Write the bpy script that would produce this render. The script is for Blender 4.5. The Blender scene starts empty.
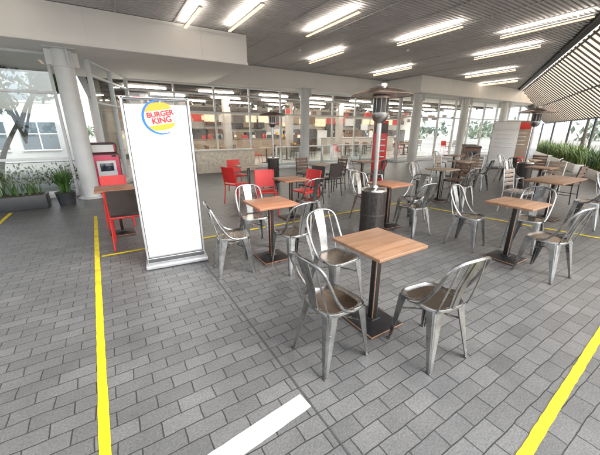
import bpy, bmesh, math, random
from mathutils import Vector, Matrix, Euler
R=math.radians
random.seed(7)
S=bpy.context.scene
COL=S.collection

# ---------------------------------------------------------------- materials
def newmat(name):
    m=bpy.data.materials.new(name); m.use_nodes=True
    nt=m.node_tree; b=nt.nodes['Principled BSDF']
    return m,nt,b
def mat(name,col,rough=.5,metal=0.0,var=.12,scale=6.0,bump=0.0,bscale=60,emit=None,es=0,spec=None,rv=.1):
    m,nt,b=newmat(name); N=nt.nodes; L=nt.links
    tc=N.new('ShaderNodeTexCoord')
    n=N.new('ShaderNodeTexNoise'); n.inputs['Scale'].default_value=scale; n.inputs['Detail'].default_value=2
    L.new(tc.outputs['Object'],n.inputs['Vector'])
    r=N.new('ShaderNodeValToRGB')
    r.color_ramp.elements[0].position=.3; r.color_ramp.elements[1].position=.7
    r.color_ramp.elements[0].color=tuple(c*(1-var) for c in col)+(1,)
    r.color_ramp.elements[1].color=tuple(min(1,c*(1+var)) for c in col)+(1,)
    L.new(n.outputs['Fac'],r.inputs['Fac']); L.new(r.outputs['Color'],b.inputs['Base Color'])
    mr=N.new('ShaderNodeMapRange'); mr.inputs['To Min'].default_value=max(0,rough-rv); mr.inputs['To Max'].default_value=min(1,rough+rv)
    L.new(n.outputs['Fac'],mr.inputs['Value']); L.new(mr.outputs['Result'],b.inputs['Roughness'])
    b.inputs['Metallic'].default_value=metal
    if spec is not None: b.inputs['Specular IOR Level'].default_value=spec
    if bump>0:
        n2=N.new('ShaderNodeTexNoise'); n2.inputs['Scale'].default_value=bscale; n2.inputs['Detail'].default_value=1
        L.new(tc.outputs['Object'],n2.inputs['Vector'])
        bp=N.new('ShaderNodeBump'); bp.inputs['Strength'].default_value=bump; bp.inputs['Distance'].default_value=.01
        L.new(n2.outputs['Fac'],bp.inputs['Height']); L.new(bp.outputs['Normal'],b.inputs['Normal'])
    if emit:
        b.inputs['Emission Color'].default_value=emit+(1,); b.inputs['Emission Strength'].default_value=es
    return m

def paver_mat():
    m,nt,b=newmat('pavers'); N=nt.nodes; L=nt.links
    tc=N.new('ShaderNodeTexCoord')
    dn=N.new('ShaderNodeTexNoise'); dn.inputs['Scale'].default_value=7; dn.inputs['Detail'].default_value=2
    L.new(tc.outputs['Object'],dn.inputs['Vector'])
    sub=N.new('ShaderNodeVectorMath'); sub.operation='SUBTRACT'; sub.inputs[1].default_value=(.5,.5,.5)
    L.new(dn.outputs['Color'],sub.inputs[0])
    sc=N.new('ShaderNodeVectorMath'); sc.operation='SCALE'; sc.inputs['Scale'].default_value=.018
    L.new(sub.outputs[0],sc.inputs[0])
    ad=N.new('ShaderNodeVectorMath'); L.new(tc.outputs['Object'],ad.inputs[0]); L.new(sc.outputs[0],ad.inputs[1])
    br=N.new('ShaderNodeTexBrick')
    br.inputs['Scale'].default_value=1; br.inputs['Brick Width'].default_value=.215; br.inputs['Row Height'].default_value=.108
    br.inputs['Mortar Size'].default_value=.0042; br.inputs['Mortar Smooth'].default_value=.5
    br.inputs['Color1'].default_value=(.122,.123,.123,1); br.inputs['Color2'].default_value=(.165,.166,.165,1)
    br.inputs['Mortar'].default_value=(.045,.045,.045,1)
    L.new(ad.outputs[0],br.inputs['Vector'])
    n=N.new('ShaderNodeTexNoise'); n.inputs['Scale'].default_value=.9; n.inputs['Detail'].default_value=6; n.inputs['Roughness'].default_value=.7
    L.new(tc.outputs['Object'],n.inputs['Vector'])
    r=N.new('ShaderNodeValToRGB'); r.color_ramp.elements[0].position=.3; r.color_ramp.elements[1].position=.72
    r.color_ramp.elements[0].color=(.68,.68,.69,1); r.color_ramp.elements[1].color=(1.28,1.28,1.25,1)
    L.new(n.outputs['Fac'],r.inputs['Fac'])
    mx=N.new('ShaderNodeMix'); mx.data_type='RGBA'; mx.blend_type='MULTIPLY'; mx.inputs['Factor'].default_value=1
    L.new(br.outputs['Color'],mx.inputs['A']); L.new(r.outputs['Color'],mx.inputs['B'])
    g=N.new('ShaderNodeTexNoise'); g.inputs['Scale'].default_value=90; g.inputs['Detail'].default_value=3
    L.new(tc.outputs['Object'],g.inputs['Vector'])
    gr=N.new('ShaderNodeValToRGB'); gr.color_ramp.elements[0].position=.3; gr.color_ramp.elements[1].position=.7
    gr.color_ramp.elements[0].color=(.74,.74,.74,1); gr.color_ramp.elements[1].color=(1.26,1.26,1.26,1)
    L.new(g.outputs['Fac'],gr.inputs['Fac'])
    mx2=N.new('ShaderNodeMix'); mx2.data_type='RGBA'; mx2.blend_type='MULTIPLY'; mx2.inputs['Factor'].default_value=1
    L.new(mx.outputs['Result'],mx2.inputs['A']); L.new(gr.outputs['Color'],mx2.inputs['B'])
    L.new(mx2.outputs['Result'],b.inputs['Base Color'])
    mr=N.new('ShaderNodeMapRange'); mr.inputs['To Min'].default_value=.28; mr.inputs['To Max'].default_value=.52
    L.new(n.outputs['Fac'],mr.inputs['Value']); L.new(mr.outputs['Result'],b.inputs['Roughness'])
    inv=N.new('ShaderNodeMath'); inv.operation='SUBTRACT'; inv.inputs[0].default_value=1; L.new(br.outputs['Fac'],inv.inputs[1])
    b1=N.new('ShaderNodeBump'); b1.inputs['Strength'].default_value=.8; b1.inputs['Distance'].default_value=.006
    L.new(inv.outputs[0],b1.inputs['Height'])
    b2=N.new('ShaderNodeBump'); b2.inputs['Strength'].default_value=.4; b2.inputs['Distance'].default_value=.004
    L.new(g.outputs['Fac'],b2.inputs['Height']); L.new(b1.outputs['Normal'],b2.inputs['Normal'])
    L.new(b2.outputs['Normal'],b.inputs['Normal'])
    return m

def wood_mat(name,c1,c2,rough=.4,scale=14):
    m,nt,b=newmat(name); N=nt.nodes; L=nt.links
    tc=N.new('ShaderNodeTexCoord'); mp=N.new('ShaderNodeMapping'); mp.inputs['Scale'].default_value=(1.2,scale,scale)
    L.new(tc.outputs['Object'],mp.inputs['Vector'])
    n=N.new('ShaderNodeTexNoise'); n.inputs['Scale'].default_value=2.2; n.inputs['Detail'].default_value=5; n.inputs['Distortion'].default_value=.6
    L.new(mp.outputs['Vector'],n.inputs['Vector'])
    r=N.new('ShaderNodeValToRGB'); r.color_ramp.elements[0].position=.3; r.color_ramp.elements[1].position=.7
    r.color_ramp.elements[0].color=c1+(1,); r.color_ramp.elements[1].color=c2+(1,)
    L.new(n.outputs['Fac'],r.inputs['Fac'])
    br=N.new('ShaderNodeTexBrick'); br.inputs['Scale'].default_value=1; br.inputs['Brick Width'].default_value=3; br.inputs['Row Height'].default_value=.087
    br.inputs['Mortar Size'].default_value=.0012; br.inputs['Color1'].default_value=(.88,.88,.88,1); br.inputs['Color2'].default_value=(1.1,1.1,1.1,1); br.inputs['Mortar'].default_value=(.5,.45,.4,1)
    L.new(tc.outputs['Object'],br.inputs['Vector'])
    mx=N.new('ShaderNodeMix'); mx.data_type='RGBA'; mx.blend_type='MULTIPLY'; mx.inputs['Factor'].default_value=1
    L.new(r.outputs['Color'],mx.inputs['A']); L.new(br.outputs['Color'],mx.inputs['B'])
    L.new(mx.outputs['Result'],b.inputs['Base Color']); b.inputs['Roughness'].default_value=rough
    return m

def glass_mat(name,tint=(.93,.97,.96),refl=.12):
    m=bpy.data.materials.new(name); m.use_nodes=True; nt=m.node_tree; N=nt.nodes; L=nt.links
    N.clear(); o=N.new('ShaderNodeOutputMaterial'); t=N.new('ShaderNodeBsdfTransparent'); t.inputs['Color'].default_value=tint+(1,)
    g=N.new('ShaderNodeBsdfGlossy'); g.inputs['Roughness'].default_value=.02; g.inputs['Color'].default_value=(.9,.95,.95,1)
    lw=N.new('ShaderNodeLayerWeight'); lw.inputs['Blend'].default_value=.25
    ma=N.new('ShaderNodeMath'); ma.operation='MULTIPLY_ADD'; ma.inputs[1].default_value=.6; ma.inputs[2].default_value=refl
    L.new(lw.outputs['Fresnel'],ma.inputs[0])
    mx=N.new('ShaderNodeMixShader'); L.new(ma.outputs[0],mx.inputs[0]); L.new(t.outputs[0],mx.inputs[1]); L.new(g.outputs[0],mx.inputs[2])
    L.new(mx.outputs[0],o.inputs['Surface']); return m

def transl_mat(name,col,fac):
    m=bpy.data.materials.new(name); m.use_nodes=True; nt=m.node_tree; N=nt.nodes; L=nt.links
    N.clear(); o=N.new('ShaderNodeOutputMaterial'); t=N.new('ShaderNodeBsdfTranslucent'); d=N.new('ShaderNodeBsdfDiffuse')
    tc=N.new('ShaderNodeTexCoord'); n=N.new('ShaderNodeTexNoise'); n.inputs['Scale'].default_value=1.5; n.inputs['Detail'].default_value=2
    L.new(tc.outputs['Object'],n.inputs['Vector'])
    r=N.new('ShaderNodeValToRGB'); r.color_ramp.elements[0].position=.3; r.color_ramp.elements[1].position=.7
    r.color_ramp.elements[0].color=tuple(c*.8 for c in col)+(1,); r.color_ramp.elements[1].color=col+(1,)
    L.new(n.outputs['Fac'],r.inputs['Fac']); L.new(r.outputs['Color'],t.inputs['Color']); L.new(r.outputs['Color'],d.inputs['Color'])
    mx=N.new('ShaderNodeMixShader'); mx.inputs[0].default_value=fac; L.new(d.outputs[0],mx.inputs[1]); L.new(t.outputs[0],mx.inputs[2])
    L.new(mx.outputs[0],o.inputs['Surface']); return m

def mesh_metal(name,c1,c2,scale):
    m,nt,b=newmat(name); N=nt.nodes; L=nt.links
    tc=N.new('ShaderNodeTexCoord'); v=N.new('ShaderNodeTexVoronoi'); v.inputs['Scale'].default_value=scale; v.inputs['Randomness'].default_value=.0
    L.new(tc.outputs['Object'],v.inputs['Vector'])
    r=N.new('ShaderNodeValToRGB'); r.color_ramp.elements[0].position=.3; r.color_ramp.elements[1].position=.36
    r.color_ramp.elements[0].color=c1+(1,); r.color_ramp.elements[1].color=c2+(1,)
    L.new(v.outputs['Distance'],r.inputs['Fac']); L.new(r.outputs['Color'],b.inputs['Base Color'])
    b.inputs['Metallic'].default_value=.7; b.inputs['Roughness'].default_value=.38
    return m

M=dict(
 pav=paver_mat(),
 steel=mat('brushed_steel',(.36,.36,.355),.27,1.0,.28,9,.12,140,rv=.14),
 seat=mat('brown_steel_seat',(.27,.225,.185),.25,1.0,.18,5,.12,120),  # seat pan steel, browner and darker than the frame
 stainless=mat('stainless',(.50,.48,.46),.25,1.0,.1,5),
 copper_tint=mat('steel_reflection_tint',(.42,.33,.28),.3,1.0,.2,4),  # stainless steel with the dish's brown reflection put into its base colour
 tank=mesh_metal('perforated_cover',(.02,.02,.02),(.085,.075,.07),55),
 black=mat('black_metal',(.022,.022,.024),.42,.3,.2,20),
 darkp=mat('dark_plastic',(.06,.045,.04),.5,0,.2,10),
 wood=wood_mat('table_wood',(.23,.12,.065),(.36,.21,.125)),
 wood2=wood_mat('table_wood_orange',(.33,.13,.065),(.46,.215,.12)),
 wooddk=wood_mat('bin_wood',(.15,.08,.05),(.25,.14,.09),.5),
 woodlt=wood_mat('slat_wood',(.32,.23,.17),(.46,.36,.27),.5),
 white=mat('white_paint',(.84,.84,.82),.5,0,.03,3),
 whitepanel=mat('white_panel',(.74,.745,.75),.35,0,.012,2),
 soffit=mat('soffit_paint',(.90,.885,.85),.6,0,.03,1.3),
 alu=mat('aluminium',(.62,.63,.64),.38,.6,.06,6),
 whitefr=mat('white_frame',(.78,.80,.80),.4,0,.04,6),
 colm=mat('column_paint',(.68,.69,.68),.42,.0,.06,3),
 slat=mat('ceiling_slat',(.58,.57,.555),.5,0,.08,2),
 ceil=mat('ceiling_deck',(.14,.135,.13),.8,0,.15,2),
 yellow=mat('yellow_paint',(.74,.57,.015),.55,0,.20,7),
 whitel=mat('white_line',(.66,.65,.63),.6,0,.16,14),
 red=mat('red_plastic',(.66,.03,.025),.35,0,.08,5),
 pink=mat('pink_red_panel',(.74,.03,.12),.35,0,.06,4),
 orange=mat('bun_orange',(.90,.42,.03),.4,0,.04,4),
 logored=mat('logo_red',(.72,.03,.02),.4,0,.03,4),
 logoblue=mat('logo_blue',(.02,.18,.58),.4,0,.03,4),
 screen=mat('screen',(.02,.03,.05),.1,0,.1,4),
 led=mat('led_diffuser',(.5,.4,.3),.5,0,.01,4,emit=(1.0,.64,.36),es=2.2),
 ledfill=mat('ceiling_fill_glow',(.9,.8,.7),.5,0,.01,4,emit=(1.0,.90,.80),es=52),  # glow for an added, unseen upper face that brightens the ceiling
 glass=glass_mat('glass',refl=.05),
 glass2=glass_mat('glass_screen',(.90,.95,.95),.14),
 green=mat('leaf_green',(.06,.13,.03),.5,0,.45,5),
 green2=mat('grass_yellowgreen',(.17,.24,.06),.5,0,.4,3),
 bark=mat('bark',(.09,.07,.05),.8,0,.3,12),
 pot=mat('pot_dark',(.035,.037,.04),.45,0,.2,8),
 soil=mat('soil',(.06,.045,.03),.9,0,.3,20),
 ground=mat('ground',(.35,.34,.31),.9,0,.2,.15),
 tile=mat('beige_tile',(.70,.62,.50),.4,0,.18,11),
 intfloor=mat('interior_floor',(.50,.47,.44),.3,0,.1,2),
 intwall=mat('interior_wall',(.52,.47,.42),.6,0,.1,2),
 intdark=mat('interior_dark',(.10,.085,.08),.6,0,.3,2),
 intceil=mat('interior_ceiling',(.50,.50,.50),.7,0,.1,2),
 lamp=mat('lamp_glow',(.9,.9,.88),.5,0,.01,3,emit=(1.0,.92,.82),es=46),
 menu=mat('menu_glow',(.6,.45,.35),.4,0,.5,9,emit=(1.0,.75,.45),es=.8),
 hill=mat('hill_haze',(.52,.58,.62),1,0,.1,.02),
 treefar=mat('distant_foliage',(.20,.24,.17),.9,0,.4,.6),
 shell=mat('roof_edge_dark',(.08,.08,.08),.5,.0,.2,3),
 screenw=transl_mat('screen_panel',(.60,.50,.39),.7),
 grout=mat('drain_metal',(.07,.07,.07),.5,.0,.2,10),
 render=mat('pale_render',(.55,.56,.56),.7,0,.08,1),
 darkglass=mat('dark_window',(.10,.13,.15),.08,0,.3,.6),
)

# ---------------------------------------------------------------- mesh builder
class B:
    def __init__(s): s.bm=bmesh.new(); s.ms=[]
    def mi(s,k):
        if k not in s.ms: s.ms.append(k)
        return s.ms.index(k)
    def box(s,c,d,k,bev=0,rot=None,seg=2):
        Mx=Matrix.Translation(c)
        if rot: Mx=Mx@Euler(rot).to_matrix().to_4x4()
        Mx=Mx@Matrix.Diagonal((d[0],d[1],d[2],1))
        r=bmesh.ops.create_cube(s.bm,size=1,matrix=Mx); vs=r['verts']
        fs={f for v in vs for f in v.link_faces}; i=s.mi(k)
        for f in fs: f.material_index=i
        if bev>0:
            es={e for v in vs for e in v.link_edges}
            bmesh.ops.bevel(s.bm,geom=list(es),offset=bev,segments=seg,affect='EDGES',profile=.5)
    def loft(s,secs,k,cap=True,closed=False):
        i=s.mi(k); rows=[[s.bm.verts.new(p) for p in sec] for sec in secs]; n=len(rows[0])
        rr=list(zip(rows,rows[1:]))
        if closed: rr.append((rows[-1],rows[0]))
        for a,b in rr:
            for j in range(n):
                f=s.bm.faces.new((a[j],a[(j+1)%n],b[(j+1)%n],b[j])); f.material_index=i
        if cap and not closed:
            f=s.bm.faces.new(rows[0][::-1]); f.material_index=i
            f=s.bm.faces.new(rows[-1]); f.material_index=i
    def lathe(s,prof,k,n=24,c=(0,0,0)):
        s.loft([[ (c[0]+r*math.cos(2*math.pi*j/n),c[1]+r*math.sin(2*math.pi*j/n),c[2]+z) for j in range(n)] for r,z in prof],k)
    def tube(s,pts,r,k,n=8):
        P=[Vector(p) for p in pts]; secs=[]; 
        ref=None
        for i,p in enumerate(P):
            t=(P[min(i+1,len(P)-1)]-P[max(i-1,0)]).normalized()
            if ref is None:
                ref=t.orthogonal().normalized()
            u=(ref-t*ref.dot(t)).normalized(); ref=u; v=t.cross(u)
            rad=r[i] if isinstance(r,(list,tuple)) else r
            secs.append([p+(u*math.cos(2*math.pi*j/n)+v*math.sin(2*math.pi*j/n))*rad for j in range(n)])
        s.loft(secs,k)
    def ribbon(s,pts,ws,th,k,side=(1,0,0)):
        P=[Vector(p) for p in pts]; sd=Vector(side); secs=[]
        for i,p in enumerate(P):
            t=(P[min(i+1,len(P)-1)]-P[max(i-1,0)]).normalized(); n=t.cross(sd).normalized(); w=ws[i] if isinstance(ws,(list,tuple)) else ws
            secs.append([p-sd*w/2-n*th/2,p+sd*w/2-n*th/2,p+sd*w/2+n*th/2,p-sd*w/2+n*th/2])
        s.loft(secs,k)
    def quad(s,ps,k):
        f=s.bm.faces.new([s.bm.verts.new(p) for p in ps]); f.material_index=s.mi(k)
    def mesh(s,name,smooth=True,ang=35,fixn=True):
        if fixn: bmesh.ops.recalc_face_normals(s.bm,faces=s.bm.faces[:])
        me=bpy.data.meshes.new(name); s.bm.to_mesh(me); s.bm.free()
        for k in s.ms: me.materials.append(M[k])
        if smooth:
            me.shade_smooth(); me.set_sharp_from_angle(angle=R(ang))
        return me
def put(me,name,loc=(0,0,0),rz=0,parent=None,rot=None,scale=None):
    o=bpy.data.objects.new(name,me); COL.objects.link(o); o.location=loc
    o.rotation_euler=rot if rot else (0,0,rz)
    if scale: o.scale=scale
    if parent: o.parent=parent
    return o
def empty(name,loc=(0,0,0),rz=0):
    o=bpy.data.objects.new(name,None); COL.objects.link(o); o.location=loc; o.rotation_euler=(0,0,rz); return o
def crom(P,n=5):
    P=[Vector(p) for p in P]; Q=[P[0]]+P+[P[-1]]; out=[]
    for i in range(1,len(Q)-2):
        a,b,c,d=Q[i-1:i+3]
        for j in range(n):
            t=j/n; out.append(.5*((2*b)+(c-a)*t+(2*a-5*b+4*c-d)*t*t+(3*b-a-3*c+d)*t**3))
    out.append(P[-1]); return out

# ---------------------------------------------------------------- cafe chair (sheet steel)
def steel_chair():
    b=B()
    def ring(sc,z,n=40):
        out=[]
        for j in range(n):
            a=2*math.pi*j/n; c,s_=math.cos(a),math.sin(a)
            x=math.copysign(abs(c)**.5,c)*.178*sc; y=math.copysign(abs(s_)**.5,s_)*.178*sc
            x*=1+.10*(y/.178)
            out.append((x,y,z))
        return out
    b.loft([ring(.985,.428),ring(1.0,.43),ring(1.0,.447),ring(.985,.453),ring(.95,.453),ring(.90,.446),ring(.80,.440)],'steel',cap=False)
    b.loft([ring(.80,.440),ring(.45,.436),ring(.08,.435)],'seat')
    b.loft([ring(.985,.428),ring(.5,.43)],'steel')
    for sx in (-1,1):
        for sy in (-1,1):
            top=Vector((sx*.163*(1+.08*sy),sy*.160,.437)); bot=Vector((sx*.198,sy*(.205 if sy>0 else .225),0.0))
            secs=[]
            for t in (0,.25,.5,.75,.95,1):
                p=top.lerp(bot,t); w=.080*(1-t)+.026*t
                if t==1: w=.03
                th=.006; ch=w*.28
                X=-sx; Y=-sy
                secs.append([(p.x+X*ch,p.y,p.z),(p.x+X*w,p.y,p.z),(p.x+X*w,p.y+Y*th,p.z),(p.x+X*ch,p.y+Y*th,p.z),
                             (p.x+X*th,p.y+Y*ch,p.z),(p.x+X*th,p.y+Y*w,p.z),(p.x,p.y+Y*w,p.z),(p.x,p.y+Y*ch,p.z)])
            b.loft(secs,'steel')
            b.tube([top.lerp(bot,t)+Vector((-sx*.012,-sy*.012,0)) for t in (.02,.5,.97)],[.011,.009,.007],'steel',6)
            b.box((bot.x-sx*.01,bot.y-sy*.01,.005),(.03,.03,.012),'darkp',.003)
    for sx in (-1,1):
        b.ribbon([(sx*.165,-.165,.30),(0,0,.335),(-sx*.165,.165,.30)],.022,.005,'steel',side=(.7,.7*sx,0))
    path=[(.183,.03,.440),(.186,-.06,.478),(.190,-.14,.58),(.190,-.20,.70),(.174,-.240,.79),(.115,-.268,.836),(0,-.284,.85)]
    full=path+[(-x,y,z) for x,y,z in path[-2::-1]]
    b.tube(crom(full,6),.0125,'steel',10)
    for sx in (-1,1):
        b.tube(crom([(sx*.150,-.165,.44),(sx*.150,-.19,.52),(sx*.138,-.225,.66),(sx*.112,-.258,.825)],4),.006,'steel',6)
    sp=crom([(0,-.172,.445),(0,-.185,.52),(0,-.205,.62),(0,-.240,.73),(0,-.278,.842)],4)
    b.ribbon(sp,[.085+.035*(i/(len(sp)-1))**1.5 for i in range(len(sp))],.004,'steel')
    b.ribbon([p+Vector((0,-.004,0)) for p in sp],.03,.006,'steel')
    return b.mesh('steel_chair')
CH=steel_chair()
def slat_chair(kf,ks,red=False):
    b=B()
    for sx in (-1,1):
        b.tube(crom([(sx*.19,-.22,0),(sx*.19,-.19,.3),(sx*.19,-.19,.47),(sx*.185,-.25,.86)],4),.012,kf,8)
        b.tube([(sx*.19,.2,0),(sx*.19,.18,.44)],.012,kf,8)
        b.tube([(sx*.19,-.19,.43),(sx*.19,.19,.43)],.011,kf,8)
        b.tube([(sx*.19,-.19,.2),(sx*.19,.19,.2)],.008,kf,8)
    b.tube([(-.19,.18,.42),(.19,.18,.42)],.010,kf,8); b.tube([(-.19,-.19,.42),(.19,-.19,.42)],.010,kf,8)
    for i in range(6): b.box((0,-.165+i*.067,.448),(.40,.055,.018),ks,.004)
    for i in range(4):
        z=.56+i*.085; b.box((0,-.203-(z-.47)*.15+.012,z),(.39,.014,.062),ks,.004,rot=(.15,0,0))
    return b.mesh('slat_chair')
SL=slat_chair('alu','woodlt'); SLD=slat_chair('black','wooddk')
def panel_chair(kf,ks):
    b=B()
    for sx in (-1,1):
        b.tube(crom([(sx*.20,-.23,0),(sx*.19,-.19,.3),(sx*.19,-.19,.47),(sx*.19,-.255,.84)],4),.012,kf,8)
        b.tube(crom([(sx*.20,.21,0),(sx*.19,.19,.3),(sx*.19,.17,.44)],4),.012,kf,8)
        b.tube([(sx*.19,-.19,.43),(sx*.19,.18,.43)],.011,kf,8)
    b.box((0,0,.45),(.40,.40,.03),ks,.012)
    secs=[]
    for i in range(9):
        z=.50+i*.043; y0=-.200-(z-.47)*.17; row=[]
        w=.185*(1 if i<8 else .93)
        for t in (-1,-.5,0,.5,1): row.append((w*t,y0-.02*(1-t*t),z))
        for t in (1,.5,0,-.5,-1): row.append((w*t,y0-.02*(1-t*t)+.012,z))
        secs.append(row)
    b.loft(secs,ks)
    return b.mesh('panel_chair')
RED=panel_chair('red','red'); BRN=panel_chair('red','darkp'); BRN2=panel_chair('black','darkp')

def table(kt,w=.53,d=.53):
    b=B()
    b.box((0,0,.742),(w,d,.028),kt,.005)
    b.box((0,0,.722),(w*.55,d*.55,.012),'black',.003)
    b.box((0,0,.37),(.062,.062,.70),'black',.008)
    b.box((0,0,.014),(.37,.37,.018),'black',.006)
    b.loft([[(sx*s,sy*s,z) for sx,sy in((-1,-1),(1,-1),(1,1),(-1,1))] for s,z in ((.15,.0232),(.05,.045),(.045,.06))],'black')
    for sx in(-1,1):
        for sy in(-1,1): b.lathe([(.014,0),(.014,.006)],'darkp',10,(sx*.16,sy*.16,0))
    return b.mesh('table')
TB=table('wood'); TB2=table('wood2'); TBL=table('wood',1.15,.6); TBW=table('woodlt',.55,.55)

UP,DN,RT,LT=0,math.pi,-math.pi/2,math.pi/2
j=lambda a:a+random.uniform(-.06,.06)
put(TB,'cafe_table',(1.72,1.56,0))
put(CH,'metal_chair',(1.19,1.46,0),RT+.06)
put(CH,'metal_chair',(1.84,1.11,0),UP-.12)
put(CH,'metal_chair',(1.70,2.06,0),DN+.08)
put(TB2,'cafe_table',(1.61,3.27,0))
put(CH,'metal_chair',(1.07,3.20,0),RT-.16)
put(CH,'metal_chair',(1.72,2.92,0),UP+.08)
put(CH,'metal_chair',(1.60,3.80,0),DN-.1)
put(TB,'cafe_table',(4.2,1.62,0))
put(CH,'metal_chair',(4.22,2.18,0),DN+.12)
put(CH,'metal_chair',(4.08,1.19,0),UP-.14)
put(CH,'metal_chair',(4.78,1.68,0),LT+.1)
put(TB2,'cafe_table',(3.96,3.45,0))
put(CH,'metal_chair',(4.02,2.97,0),UP-.1)
put(CH,'metal_chair',(4.50,3.40,0),LT)
put(CH,'metal_chair',(3.95,3.98,0),DN)
put(TB2,'cafe_table',(-.02,5.46,0)); put(BRN,'plastic_chair',(.06,4.86,0),UP-.05); put(RED,'red_chair',(-.02,6.0,0),DN)
put(TB2,'cafe_table',(2.80,4.80,0)); put(RED,'red_chair',(2.55,5.35,0),DN-.3); put(RED,'red_chair',(3.25,5.0,0),LT+.2); put(BRN2,'plastic_chair',(3.72,5.5,0),LT+.2); put(CH,'metal_chair',(2.85,4.28,0),UP)
put(TBW,'cafe_table',(2.95,7.2,0)); put(RED,'red_chair',(2.36,6.5,0),RT+.4); put(BRN2,'plastic_chair',(3.5,7.3,0),LT); put(RED,'red_chair',(2.9,7.8,0),DN+.2)
put(TBW,'cafe_table',(4.7,6.6,0)); put(BRN2,'plastic_chair',(4.7,6.05,0),UP); put(SLD,'slat_chair',(5.3,6.6,0),LT); put(SLD,'slat_chair',(4.7,7.2,0),DN)
put(TBW,'cafe_table',(1.3,8.0,0)); put(BRN2,'plastic_chair',(1.3,7.4,0),UP)
for x,y,t in ((6.9,2.15,TBL),(6.55,4.2,TBW),(8.9,3.1,TB),(8.7,5.0,TBW),(10.9,4.2,TBW),(10.6,6.4,TB),(6.3,6.6,TB),(7.6,.95,TBL)):
    put(t,'cafe_table',(x,y,0))
    L_=.36 if t is not TBL else .6
    kinds=[(SL,'slat_chair'),(SLD,'slat_chair'),(CH,'metal_chair'),(CH,'metal_chair')]
    def pk(xx,yy,a):
        m_,n_=random.choice(kinds); put(m_,n_,(xx,yy,0),a)
    pk(x+random.uniform(-.05,.05),y+.55,j(DN)); pk(x+random.uniform(-.05,.05),y-.55,j(UP))
    if random.random()<.4: pk(x+L_+.25,y,j(LT))
    if random.random()<.25: pk(x-L_-.22,y,j(RT))

# ---------------------------------------------------------------- patio heater
def heater():
    b=B()
    b.lathe([(.23,0),(.235,.012),(.22,.035),(.19,.04)],'black',32)
    b.lathe([(.185,.04),(.185,.745)],'tank',32)
    for z in (.045,.39,.735): b.lathe([(.189,z),(.189,z+.022)],'darkp',32)
    b.lathe([(.190,.757),(.18,.78),(.06,.80),(.05,.83)],'stainless',32)
    b.lathe([(.036,.83),(.034,1.72)],'stainless',16)
    b.lathe([(.05,1.70),(.09,1.74),(.115,1.80),(.115,1.835)],'stainless',24)
    b.lathe([(.10,1.835),(.10,2.02)],'tank',24)
    for i in range(10):
        a=i*math.tau/10; b.tube([(.106*math.cos(a),.106*math.sin(a),1.835),(.106*math.cos(a),.106*math.sin(a),2.02)],.004,'stainless',5)
    b.lathe([(.118,2.02),(.118,2.045),(.09,2.06),(.05,2.075)],'copper_tint',24)
    b.lathe([(.405,2.055),(.41,2.05),(.412,2.058),(.36,2.09),(.2,2.135),(.08,2.16),(.06,2.162)],'copper_tint',40)
    b.lathe([(.075,2.164),(.07,2.20),(.02,2.215)],'stainless',20)
    for i in range(3):
        a=i*math.tau/3+.4; b.tube([(.09*math.cos(a),.09*math.sin(a),2.04),(.16*math.cos(a),.16*math.sin(a),2.12)],.006,'stainless',6)
    b.box((.06,0,1.0),(.03,.04,.06),'black',.006)
    return b.mesh('patio_heater')
HT=heater()
for p in ((3.27,3.14,0),(4.46,8.77,0),(9.65,3.75,0)): put(HT,'patio_heater',p,random.random())

# ---------------------------------------------------------------- advertising sign
def text_mesh(txt,size,k,shear=0):
    cu=bpy.data.curves.new('t','FONT'); cu.body=txt; cu.size=size; cu.align_x='CENTER'; cu.align_y='CENTER'; cu.offset=size*.022; cu.extrude=.0008
    cu.space_character=1.0
    o=bpy.data.objects.new('t',cu); COL.objects.link(o)
    dg=bpy.context.evaluated_depsgraph_get(); me=bpy.data.meshes.new_from_object(o.evaluated_get(dg))
    bpy.data.objects.remove(o); me.materials.clear(); me.materials.append(M[k]); return me
def logo(parent,cx,cz,w,y,red='logored'):
    e=empty('logo',(cx,y,cz)); e.parent=parent; e.rotation_euler=(0,R(-9),0)
    hw=w*.40
    b=B()
    def half(sgn,z0,h,yy,k,wd=hw):
        pts=[]
        for i in range(25):
            a=math.pi*i/24; pts.append((wd*math.copysign(abs(math.cos(a))**.75,math.cos(a)),yy,z0+sgn*h*math.sin(a)))
        b.quad(pts,k)
    half(1,w*.215,w*.22,-.002,'orange'); half(-1,-w*.215,w*.17,-.002,'orange')
    bun=b.mesh('bun',False); put(bun,'bun',parent=e)
    b=B(); n=40
    for i in range(n):
        a0=R(60+235*i/n); a1=R(60+235*(i+1)/n); 
        def th(i_): return w*.07*math.sin(math.pi*i_/n)**.6+.0005
        q=[]
        for a,ii in ((a0,i),(a1,i+1)):
            ro=w*.52; ri=ro-th(ii); q.append(((ro*math.cos(a),-.003,ro*math.sin(a)),(ri*math.cos(a),-.003,ri*math.sin(a))))
        b.quad([q[0][0],q[0][1],q[1][1],q[1][0]],'logoblue')
    put(b.mesh('swoosh',False),'swoosh',parent=e)
    for t,z,sz,dx in (('BURGER',w*.095,w*.215,.012),('KING',-w*.095,w*.245,.012)):
        put(text_mesh(t,sz,red),'lettering',(dx,-.007,z),parent=e,rot=(R(90),0,0))
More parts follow.
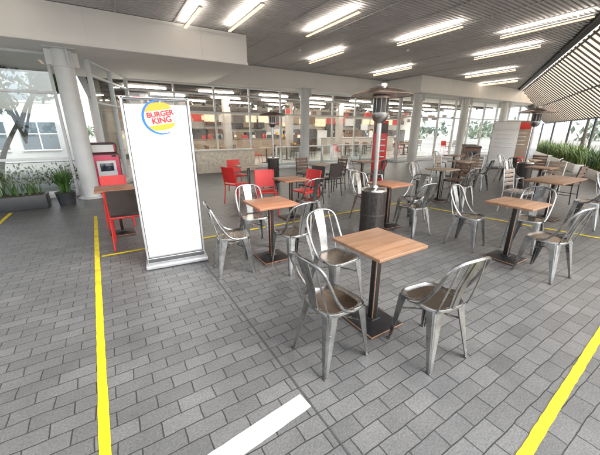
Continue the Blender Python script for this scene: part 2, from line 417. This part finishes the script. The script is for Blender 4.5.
def adsign(loc,rz):
    e=empty('advertising_sign',loc,rz)
    b=B(); w,h,t=.665,1.87,.07
    b.box((0,0,.035),(w+.05,.28,.05),'alu',.01)
    b.box((0,0,.09),(w,.12,.06),'shell',.006)
    b.box((0,0,.11+h/2-.05),(w-.03,t-.016,h-.12),'whitepanel')
    for sx in (-1,1): b.box((sx*(w/2-.004),0,.06+h/2),(.024,t,h),'alu',.008)
    for sx in (-1,1): b.box((sx*(w/2-.019),-.001,.06+h/2),(.008,t-.006,h-.04),'shell')
    b.box((0,0,h+.055),(w-.037,t-.002,.026),'shell',.006); b.box((0,0,.135),(w-.037,t-.002,.03),'alu',.006)
    for sx in (-1,1): b.box((sx*(w/2-.014),0,h+.062),(.03,t+.004,.022),'shell',.004)
    put(b.mesh('frame'),'frame',parent=e)
    logo(e,.02,1.74,.345,-(t-.016)/2-.001)
adsign((.52,3.79,0),R(-6))

# ---------------------------------------------------------------- terrace + ground
b=B(); b.quad([(-400,-400,-.03),(400,-400,-.03),(400,400,-.03),(-400,400,-.03)],'ground'); put(b.mesh('ground',False),'ground')
b=B(); b.quad([(-14,-8,0),(18,-8,0),(34,4,0),(34,13,0),(-14,13,0)],'pav'); put(b.mesh('paved_terrace',False),'paved_terrace')
def stripe(name,p0,p1,w0,k,z=.004,w1=None):
    b=B(); P=Vector(p0+(0,)); Q=Vector(p1+(0,)); D=Q-P; n=max(2,int(D.length/.05)); t_=D.normalized(); s_=Vector((-t_.y,t_.x,0)); i=b.mi(k); prev=None
    w1=w1 or w0
    for a in range(n+1):
        t=a/n; w=(w0+(w1-w0)*t)/2; c=P+D*t+Vector((0,0,z))
        p=(b.bm.verts.new(c-s_*(w+random.uniform(-.002,.002))),b.bm.verts.new(c+s_*(w+random.uniform(-.002,.002))))
        if prev: b.bm.faces.new((prev[0],p[0],p[1],prev[1])).material_index=i
        prev=p
    put(b.mesh(name,False),name)
stripe('yellow_floor_line',(-.255,.8),(-.43,6.9),.056,'yellow')
stripe('yellow_floor_line',(-.31,4.50),(5.6,4.50),.055,'yellow',.0045)
stripe('yellow_floor_line',(6.4,.7),(5.57,4.6),.06,'yellow')
stripe('yellow_floor_line',(.2,.215),(6.45,.67),.054,'yellow')
stripe('yellow_floor_line',(-1.9,4.0),(-1.9,8.1),.06,'yellow')
stripe('white_floor_line',(-.3,1.075),(.785,1.192),.115,'whitel')
stripe('drainage_slot',(.80,-2),(.80,12.0),.012,'grout',.003)

# ---------------------------------------------------------------- roof / ceiling
def edgeX(y): return 9.6+(y-3)*1.81
e=empty('canopy_roof')
b=B()
y0,y1=1.7,13
b.loft([[(-10,y0,z),(edgeX(y0),y0,z),(edgeX(13),13,z),(-10,13,z)] for z in (4.12,4.45)],'ceil')
put(b.mesh('deck',False),'deck',parent=e)
b=B(); y=y0+.05
while y<12.9:
    xe=edgeX(y)-.05
    b.box(((-10+xe)/2,y,4.065),(xe+10,.052,.04),'slat'); y+=.098
x=-9
while x<27:
    ys=max(y0,(x-9.6)/1.81+3)
    if ys<12.5: b.box((x,(ys+13)/2,4.0395),(.03,13-ys,.01),'slat')
    x+=1.2
put(b.mesh('slats',False),'slats',parent=e)
b=B(); a=Vector((edgeX(y0),y0,0)); c=Vector((edgeX(13),13,0)); d=(c-a); ang=math.atan2(d.y,d.x)
b.box(((a.x+c.x)/2+.06,(a.y+c.y)/2-.1,4.2),(d.length,.16,.45),'shell',.01,rot=(0,0,ang))
b.box(((edgeX(y0)-10)/2,y0-.1,4.2),(edgeX(y0)+10,.14,.45),'shell',.01)
put(b.mesh('fascia'),'fascia',parent=e)
LEDS=[(2.0,6.9,8.3),(2.97,6.1,8.0),(4.8,5.4,7.35),(7.46,4.8,6.7),(9.2,2.95,4.8),(6.63,8.1,9.97),(10.45,8.6,10.6),(11.05,4.6,6.5),(14.4,6.7,8.75),(17.6,8.0,9.8),(1.2,2.4,4.4),(4.0,2.0,4.0),(-1.5,4,6),(-1.2,6.6,8.2)]
for x,a_,c_ in LEDS:
    e=empty('ceiling_light',(x,(a_+c_)/2,3.92)); L_=c_-a_
    b=B(); b.box((0,0,-.018),(.066,L_,.014),'led'); put(b.mesh('diffuser'),'diffuser',parent=e)
    b=B(); b.quad([(-.028,-L_/2,.0305),(.028,-L_/2,.0305),(.028,L_/2,.0305),(-.028,L_/2,.0305)],'ledfill'); put(b.mesh('fill_glow'),'fill_glow',parent=e)  # added fill strip on top of the lamp, hidden from below
    b=B(); b.box((0,0,.009),(.072,L_+.02,.038),'alu',.003)
    for s_ in (-1,1): b.tube([(0,s_*L_*.35,.029),(0,s_*L_*.35,.15)],.006,'alu',6)
    put(b.mesh('housing'),'housing',parent=e)
for x,y in ((3.5,4.5),(6.0,3.2),(8.5,7.2),(5.6,9)):
    b=B(); b.lathe([(.05,0),(.06,-.03),(.03,-.07)],'white',16); put(b.mesh('ceiling_sensor'),'ceiling_sensor',(x,y,4.04))

def bulk(name,x0,x1,y0,y1,z0,z1):
    b=B(); b.box(((x0+x1)/2,(y0+y1)/2,(z0+z1)/2),(x1-x0,y1-y0,z1-z0),'soffit',.015)
    x=x0+2.4
    while x<x1-.3: b.box((x,y0-.001,(z0+z1)/2),(.004,.006,z1-z0-.06),'colm'); x+=2.4
    b.box(((x0+x1)/2,y0-.012,z0+.03),(x1-x0+.02,.03,.05),'soffit',.006)
    put(b.mesh(name),name)
bulk('white_bulkhead',-12,3.62,8.5,13.0,3.3,4.035)
bulk('white_bulkhead',3.64,12.7,12.0,13.0,3.3,4.034)
bulk('white_bulkhead',12.72,27,9.8,13.0,3.3,4.036)

def column(x,y,r=.2,h=3.3,k='colm'):
    b=B(); b.lathe([(r*1.5,0),(r*1.5,.02),(r*1.08,.03),(r,.05),(r,h-.35)],k,32)
    b.lathe([(r*1.12,h-.36),(r*1.12,h-.28)],k,32)
    b.lathe([(r,h-.28),(r,h)],k,32)
    b.box((0,0,h-.012),(r*3,r*3,.02),k,.004)
    for i in range(4):
        a=i*math.pi/2+.4; b.box((math.cos(a)*r*1.3,math.sin(a)*r*1.3,h-.18),(r*.7,.015,.30),k,rot=(0,0,a))
    put(b.mesh('round_column'),'round_column',(x,y,0))
for x,y in ((-.54,9.06),(13.1,10.2),(17.2,10.2),(21.5,10.2),(7.5,11.6)): column(x,y,.2 if x>0 else .19)

# ---------------------------------------------------------------- facade
def glazing(name,p0,p1,h,step,zt=(2.45,),base=.12,gk='glass',km='whitefr'):
    e=empty(name); P0=Vector(p0+(0,)); P1=Vector(p1+(0,)); D=P1-P0; n=max(1,round(D.length/step)); ang=math.atan2(D.y,D.x)
    b=B()
    for i in range(n+1):
        p=P0+D*i/n; b.box((p.x,p.y,h/2),(.06,.11,h),km,.004,rot=(0,0,ang))
    for z in (base+.02,h-.03)+tuple(zt):
        c=(P0+P1)/2; b.box((c.x,c.y,z),(D.length,.09,.055),km,.003,rot=(0,0,ang))
    c=(P0+P1)/2; b.box((c.x,c.y,base/2),(D.length,.16,base),'colm',.004,rot=(0,0,ang))
    put(b.mesh('frame'),'frame',parent=e)
    b=B(); q=[P0+Vector((0,0,base)),P1+Vector((0,0,base)),P1+Vector((0,0,h-.05)),P0+Vector((0,0,h-.05))]; b.quad(q,gk)
    put(b.mesh('panes',False),'panes',parent=e)
glazing('glass_storefront',(.9,12.6),(12.75,12.6),3.3,1.48,(2.3,2.95))
glazing('glass_storefront',(12.8,12.5),(12.8,11.0),3.3,1.5,(2.3,))
glazing('glass_storefront',(12.9,11.0),(27,11.0),3.3,1.5,(2.3,))
glazing('glass_storefront',(-.1,9.9),(.85,12.5),3.3,1.4,(2.3,2.95))
glazing('glass_screen',(-11,9.55),(-.85,9.55),3.3,1.45,(2.45,.95),.1,'glass2')
glazing('glass_balustrade',(6.2,11.9),(12.4,11.9),.95,1.2,(),.06,'glass2','alu')

e=empty('restaurant_interior')
b=B()
b.box((13,17,.0),(27,8.6,.04),'intfloor')
b.box((13,21.2,1.7),(27,.2,3.4),'intwall')
b.box((13,17,3.42),(27,8.6,.1),'intceil')
b.box((-.0,17.2,1.7),(.2,7.6,3.4),'intwall')
for i in range(14): b.box((13,13.3+i*.6,3.30),(26.5,.05,.1),'intdark')
put(b.mesh('shell',False),'shell',parent=e)
b=B()
for r_ in range(3):
    for i in range(9):
        x=1.6+i*2.8+(r_%2)*1.2; y=13.9+r_*2.3
        b.box((x,y,3.2),(1.5,.13,.04),'lamp')
put(b.mesh('lamps'),'lamps',parent=e)
b=B()
for i in range(24):
    x=1.5+i*.55; b.tube([(x,13.5,3.3),(x,13.5,2.75)],.006,'black',5); b.lathe([(.03,.14),(.10,.03),(.11,0)],random.choice(['black','copper_tint','white']),12,(x,13.5,2.6))
put(b.mesh('pendants'),'pendants',parent=e)
b=B()
x=.6
while x<25:
    w=random.uniform(.4,1.1); k=random.choice(['red','intdark','intdark','woodlt','wooddk','menu','white','intdark','menu','intdark'])
    b.box((x+w/2,20.95-random.uniform(0,.1),random.uniform(1.9,2.5)),(w*.94,.08,random.uniform(.25,.6)),k)
    b.box((x+w/2,20.9-random.uniform(0,.2),.95),(w*.9,.3,random.uniform(1.1,1.6)),random.choice(['intdark','white','intdark','woodlt','wooddk','intdark']))
    for q in range(5): b.box((x+random.uniform(.1,.9)*w,20.70-random.uniform(0,.05),random.uniform(.5,1.6)),(random.uniform(.08,.3),.06,random.uniform(.08,.25)),random.choice(['red','white','menu','orange','green','alu','pot']))
    x+=w
b.box((7,18.8,.55),(7,.7,1.05),'woodlt',.02); b.box((7,18.8,1.1),(7.2,.8,.05),'wooddk',.01)
b.box((17,18.3,.55),(7,.7,1.05),'intwall',.02); b.box((17,18.3,1.1),(7.2,.8,.05),'white',.01)
b.box((7,18.4,2.75),(8,.12,.3),'intdark'); b.box((17,18.0,2.7),(8,.12,.3),'intdark')
for i in range(9): b.box((3.6+i*.85,18.32,2.3),(.7,.05,.38),random.choice(['menu','intdark','white','menu','logored']))
for i in range(9): b.box((13.8+i*.85,17.92,2.25),(.7,.05,.38),random.choice(['menu','white','intdark','logored']))
for i in range(6):
    b.box((1.8+i*3.9,16.6,1.6),(.35,.35,3.2),'intwall')
for i in range(14):
    x=random.uniform(3.8,10.2); b.box((x,18.7,1.24),(random.uniform(.1,.35),.25,random.uniform(.15,.35)),random.choice(['pot','alu','red','white','intdark']),.01)
for i in range(40):
    x=random.uniform(1,25); y=random.uniform(14,18.0); z=random.uniform(2.4,2.95)
    b.box((x,y,z),(random.uniform(.2,.8),.04,random.uniform(.08,.3)),random.choice(['intdark','white','intdark','wooddk','logored']))
put(b.mesh('fittings'),'fittings',parent=e)
for i in range(13):
    x=1.6+i*1.75; y=14.2+(i%3)*1.0; put(TBW if i%2 else TB,'table',(x,y,.02),parent=e); put(SLD,'chair',(x+.55,y,.02),LT,parent=e); put(RED if i%3==0 else SLD,'chair',(x-.55,y,.02),RT,parent=e)

b=B(); b.box((4.0,12.15,.42),(2.4,.45,.84),'tile',.01); b.box((4.0,12.13,.865),(2.5,.55,.045),'white',.008)
put(b.mesh('tiled_counter'),'tiled_counter')

# pale neighbouring building beyond the left glass screen
e=empty('pale_office_building'); b=B()
b.box((-14,24.2,2.6),(25,6,5.2),'render',.03)
b.box((-14,21.1,5.25),(25.4,.5,.22),'white',.02)
put(b.mesh('walls'),'walls',parent=e)
b=B()
for i in range(12):
    x=-25.5+i*2.05
    for z in (1.35,3.75):
        b.box((x,21.175,z),(1.5,.06,1.35),'darkglass'); b.box((x,21.15,z-.73),(1.6,.14,.06),'white'); b.box((x,21.135,z),(.05,.05,1.35),'white'); b.box((x,21.135,z+.1),(1.5,.04,.05),'white')
put(b.mesh('windows'),'windows',parent=e)

# ---------------------------------------------------------------- kiosk
b=B()
b.box((0,0,.04),(.62,.5,.08),'shell',.01); b.box((0,0,.56),(.66,.5,.95),'pink',.03,seg=3); b.box((0,.06,1.17),(.66,.36,.28),'pink',.05,seg=3)
b.box((0,-.13,1.16),(.5,.04,.2),'white',.01,rot=(R(-12),0,0)); b.box((0,-.262,.62),(.44,.02,.5),'whitepanel',.006); b.box((0,-.275,.70),(.3,.012,.2),'screen',.003)
b.box((.2,-.262,.98),(.1,.03,.04),'black',.005)
put(b.mesh('self_service_kiosk'),'self_service_kiosk',(-.14,9.55,0),R(8))

def board(name,loc,rz,w,h,kf,kh,leg='shell'):
    b=B(); b.box((0,0,.03),(w*.9,.4,.05),leg,.01); b.box((0,0,.06+h/2),(w,.08,h-.05),kf,.01)
    b.box((0,-.046,h-.18),(w*.92,.015,.28),kh,.003); b.box((0,-.046,.30),(w*.92,.012,.25),kh,.003)
    for i in range(4): b.box((0,-.045,h-.5-i*.17),(w*.7,.01,.03),'alu',.002)
    put(b.mesh(name),name,loc,rz)
board('menu_board',(7.05,6.69,0),R(-35),.42,1.85,'red','intdark')
board('menu_board',(14.6,6.7,0),R(-50),1.0,1.95,'whitepanel','whitefr')
board('menu_board',(16.2,6.9,0),R(-50),1.0,2.0,'woodlt','logored')

def bin_():
    b=B(); b.box((0,0,.5),(.5,.45,.96),'wooddk',.02); b.box((0,0,1.0),(.54,.49,.05),'black',.012); b.box((0,-.232,.80),(.3,.02,.16),'screen',.01)
    b.box((0,-.228,.40),(.42,.012,.5),'woodlt',.004); b.box((0,0,.02),(.46,.4,.04),'black'); return b.mesh('litter_bin')
BN=bin_()
for p in ((11.9,6.5,0),(12.6,6.9,0),(13.6,7.6,0)): put(BN,'litter_bin',p,R(-50))

# ---------------------------------------------------------------- plants
def blades(b,n,rx,ry,h,k,w=.03,z=0,c=(0,0),spread=.5):
    i=b.mi(k)
    for _ in range(n):
        x=c[0]+random.uniform(-rx,rx); y=c[1]+random.uniform(-ry,ry); a=random.uniform(0,math.tau); hh=h*random.uniform(.6,1.1); sp=spread*random.uniform(.2,1)
        d=Vector((math.cos(a),math.sin(a),0)); s_=Vector((-d.y,d.x,0)); rows=[]
        for t in (0,.35,.7,1):
            p=Vector((x,y,z))+d*(sp*hh*t*t)+Vector((0,0,hh*(t-.25*t*t*sp*2))); ww=w*(1-t)**.6*.5+.001
            rows.append((b.bm.verts.new(p-s_*ww),b.bm.verts.new(p+s_*ww)))
        for p,q in zip(rows,rows[1:]): b.bm.faces.new((p[0],p[1],q[1],q[0])).material_index=i
def leaves(b,c,rad,n,k,s=.06):
    i=b.mi(k)
    for _ in range(n):
        v=Vector((random.gauss(0,1),random.gauss(0,1),random.gauss(0,1))).normalized()*random.random()**.4
        p=Vector(c)+Vector((v.x*rad[0],v.y*rad[1],v.z*rad[2])); q=Euler((random.uniform(0,6.3),random.uniform(0,6.3),random.uniform(0,6.3))).to_matrix(); ss=s*random.uniform(.6,1.3)
        b.bm.faces.new([b.bm.verts.new(p+q@Vector(u)*ss) for u in ((-1,0,0),(0,-.45,0),(1,0,0),(0,.45,0))]).material_index=i
b=B(); b.lathe([(.15,0),(.19,.28),(.20,.30),(.17,.30),(.16,.26)],'pot',28); b.lathe([(.165,.262),(.02,.27)],'soil',20)
blades(b,110,.08,.08,.66,'green',.045,.26,spread=.7); put(b.mesh('potted_plant',fixn=False),'potted_plant',(-.98,8.4,0))
b=B(); b.box((0,0,.15),(1.9,.42,.30),'pot',.015); b.box((0,0,.296),(1.8,.34,.02),'soil')
blades(b,140,.85,.12,.34,'green',.03,.3); put(b.mesh('planter_box',fixn=False),'planter_box',(-2.25,8.42,0))
def bed(x,y,L_,rz,h=.9):
    b=B(); b.box((0,0,.16),(L_,.7,.32),'soffit',.015); b.box((0,0,.315),(L_-.12,.58,.03),'soil')
    for i in range(int(L_/.35)): blades(b,75,.2,.24,h*random.uniform(.75,1.1),random.choice(['green2','green2','green']),.028,.32,(-L_/2+.25+i*.35,0),.8)
    put(b.mesh('ornamental_grass_planter',fixn=False),'ornamental_grass_planter',(x,y,0),rz)
ang=math.atan2(1,1.81)
bed(13.2,2.6,5,ang); bed(18.0,5.3,5,ang); bed(22.6,7.8,4.5,ang)

def tree(loc,h=5,sp=2,lk='green',lean=.3,nl=1800,th=1.0):
    b=B(); top=Vector((lean,.1,h*.55))
    b.tube(crom([(0,0,0),(lean*.3,.05,h*.25),top],4),[(.16-.01*i)*th for i in range(9)],'bark',9)
    cl=[]
    for i in range(9):
        a=i*math.tau/9+random.uniform(-.3,.3); q=top+Vector((math.cos(a)*sp*random.uniform(.4,.9),math.sin(a)*sp*random.uniform(.4,.9),h*random.uniform(.05,.4)))
        b.tube(crom([top-Vector((0,0,random.uniform(0,.8))),(top+q)/2+Vector((0,0,.15)),q],4),[r_*th for r_ in (.07,.065,.06,.05,.045,.035,.03,.025,.02)],'bark',6); cl.append(q)
    for q in cl:
        leaves(b,q,(sp*.38,sp*.38,sp*.26),nl//9,lk,.10)
    put(b.mesh('tree',fixn=False),'tree',loc)
tree((-3.2,13.6,0),3.6,1.5,nl=1500,lean=.9,th=.6); tree((-8.5,16,0),4.2,1.9,nl=1500,lean=.5,th=.7)
tree((30,4,0),5,2.3,lean=-.2); tree((36,10,0),6,2.6); tree((27,-1,0),4.5,2)
b=B()
for i in range(14): leaves(b,(-11+i*.8,11.4+random.uniform(-.3,.6),.35),(.55,.45,.38),200,random.choice(['green','green2']),.05)
put(b.mesh('shrub_row',fixn=False),'shrub_row')

# slatted sloping screen right
e=empty('slatted_screen'); b=B()
d=(Vector((edgeX(13),13,0))-Vector((edgeX(.6),.6,0))).normalized(); nrm=Vector((d.y,-d.x,0)); L_=24.4
A=Vector((edgeX(.6),.6,0))
top=A+nrm*.25+Vector((0,0,4.0)); bot=A+nrm*2.6+Vector((0,0,2.1))
b.quad([top+nrm*.03+Vector((0,0,.05)),bot+nrm*.03+Vector((0,0,.05)),bot+d*L_+nrm*.03+Vector((0,0,.05)),top+d*L_+nrm*.03+Vector((0,0,.05))],'screenw')
n=int(L_/.42)
for i in range(n+1):
    p=top+d*(i*L_/n); q=bot+d*(i*L_/n); mid=(p+q)/2; dv=(q-p); 
    Rm=Matrix((d,dv.normalized(),d.cross(dv.normalized()))).transposed().to_4x4()
    r=bmesh.ops.create_cube(b.bm,size=1,matrix=Matrix.Translation(mid)@Rm@Matrix.Diagonal((.035,dv.length,.04,1)))
    for f in {f for v in r['verts'] for f in v.link_faces}: f.material_index=b.mi('shell')
for t in (0.02,.5,.98):
    p=top.lerp(bot,t); b.tube([p,p+d*L_],.03,'shell',8)
put(b.mesh('panels',False),'panels',parent=e)
b=B()
for i in range(7):
    p=bot+d*(i*4+1.5); b.tube([(p.x,p.y,0),(p.x,p.y,2.15)],.05,'shell',10)
put(b.mesh('posts'),'posts',parent=e)

def hills(R0,h,k,name,seed):
    random.seed(seed); b=B(); i=b.mi(k); prev=None; n=160
    ph=[random.uniform(0,6.3) for _ in range(6)]
    for a in range(n+1):
        t=a/n*math.tau; hh=h*(.55+.25*math.sin(3*t+ph[0])+.15*math.sin(7*t+ph[1])+.08*math.sin(17*t+ph[2])+.04*math.sin(41*t+ph[3]))
        p=(b.bm.verts.new((R0*math.cos(t),R0*math.sin(t),-.5)),b.bm.verts.new((R0*1.12*math.cos(t),R0*1.12*math.sin(t),max(hh,1))))
        if prev: b.bm.faces.new((prev[0],p[0],p[1],prev[1])).material_index=i
        prev=p
    put(b.mesh(name),name)
hills(350,34,'hill','hills',3)
random.seed(5); b=B()
for i in range(220):
    t=random.uniform(0,math.tau); r_=random.uniform(70,110); leaves(b,(r_*math.cos(t),r_*math.sin(t),random.uniform(1,2.5)),(3,3,random.uniform(1.5,3)),50,'treefar',.7)
put(b.mesh('distant_trees',fixn=False),'distant_trees')

# ---------------------------------------------------------------- light (bright overcast)
w=bpy.data.worlds.new('World'); S.world=w; w.use_nodes=True; nt=w.node_tree; bg=nt.nodes['Background']
sky=nt.nodes.new('ShaderNodeTexSky'); sky.sky_type='NISHITA'; sky.sun_disc=False
az=R(150); el=R(42)
sky.sun_elevation=el; sky.sun_rotation=az; sky.air_density=1.0; sky.dust_density=3.0; sky.ozone_density=1
hs=nt.nodes.new('ShaderNodeHueSaturation'); hs.inputs['Saturation'].default_value=.25
nt.links.new(sky.outputs[0],hs.inputs['Color']); nt.links.new(hs.outputs[0],bg.inputs['Color']); bg.inputs['Strength'].default_value=.54
ld=bpy.data.lights.new('sun','SUN'); ld.energy=.9; ld.angle=R(35); ld.color=(1,.95,.88)
lo=bpy.data.objects.new('sun',ld); COL.objects.link(lo)
sd=Vector((math.sin(az)*math.cos(el),math.cos(az)*math.cos(el),math.sin(el)))
lo.rotation_euler=sd.to_track_quat('Z','Y').to_euler(); lo.location=(0,0,20)

cd=bpy.data.cameras.new('camera'); cam=bpy.data.objects.new('camera',cd); COL.objects.link(cam)
cam.location=(0,0,1.6); cam.rotation_euler=(R(90-18.05),0,R(-32)); cd.lens=17.82; cd.sensor_width=36; cd.clip_end=1500; cd.clip_start=.05
S.camera=cam
S.view_settings.view_transform='Standard'; S.view_settings.look='None'; S.view_settings.exposure=0
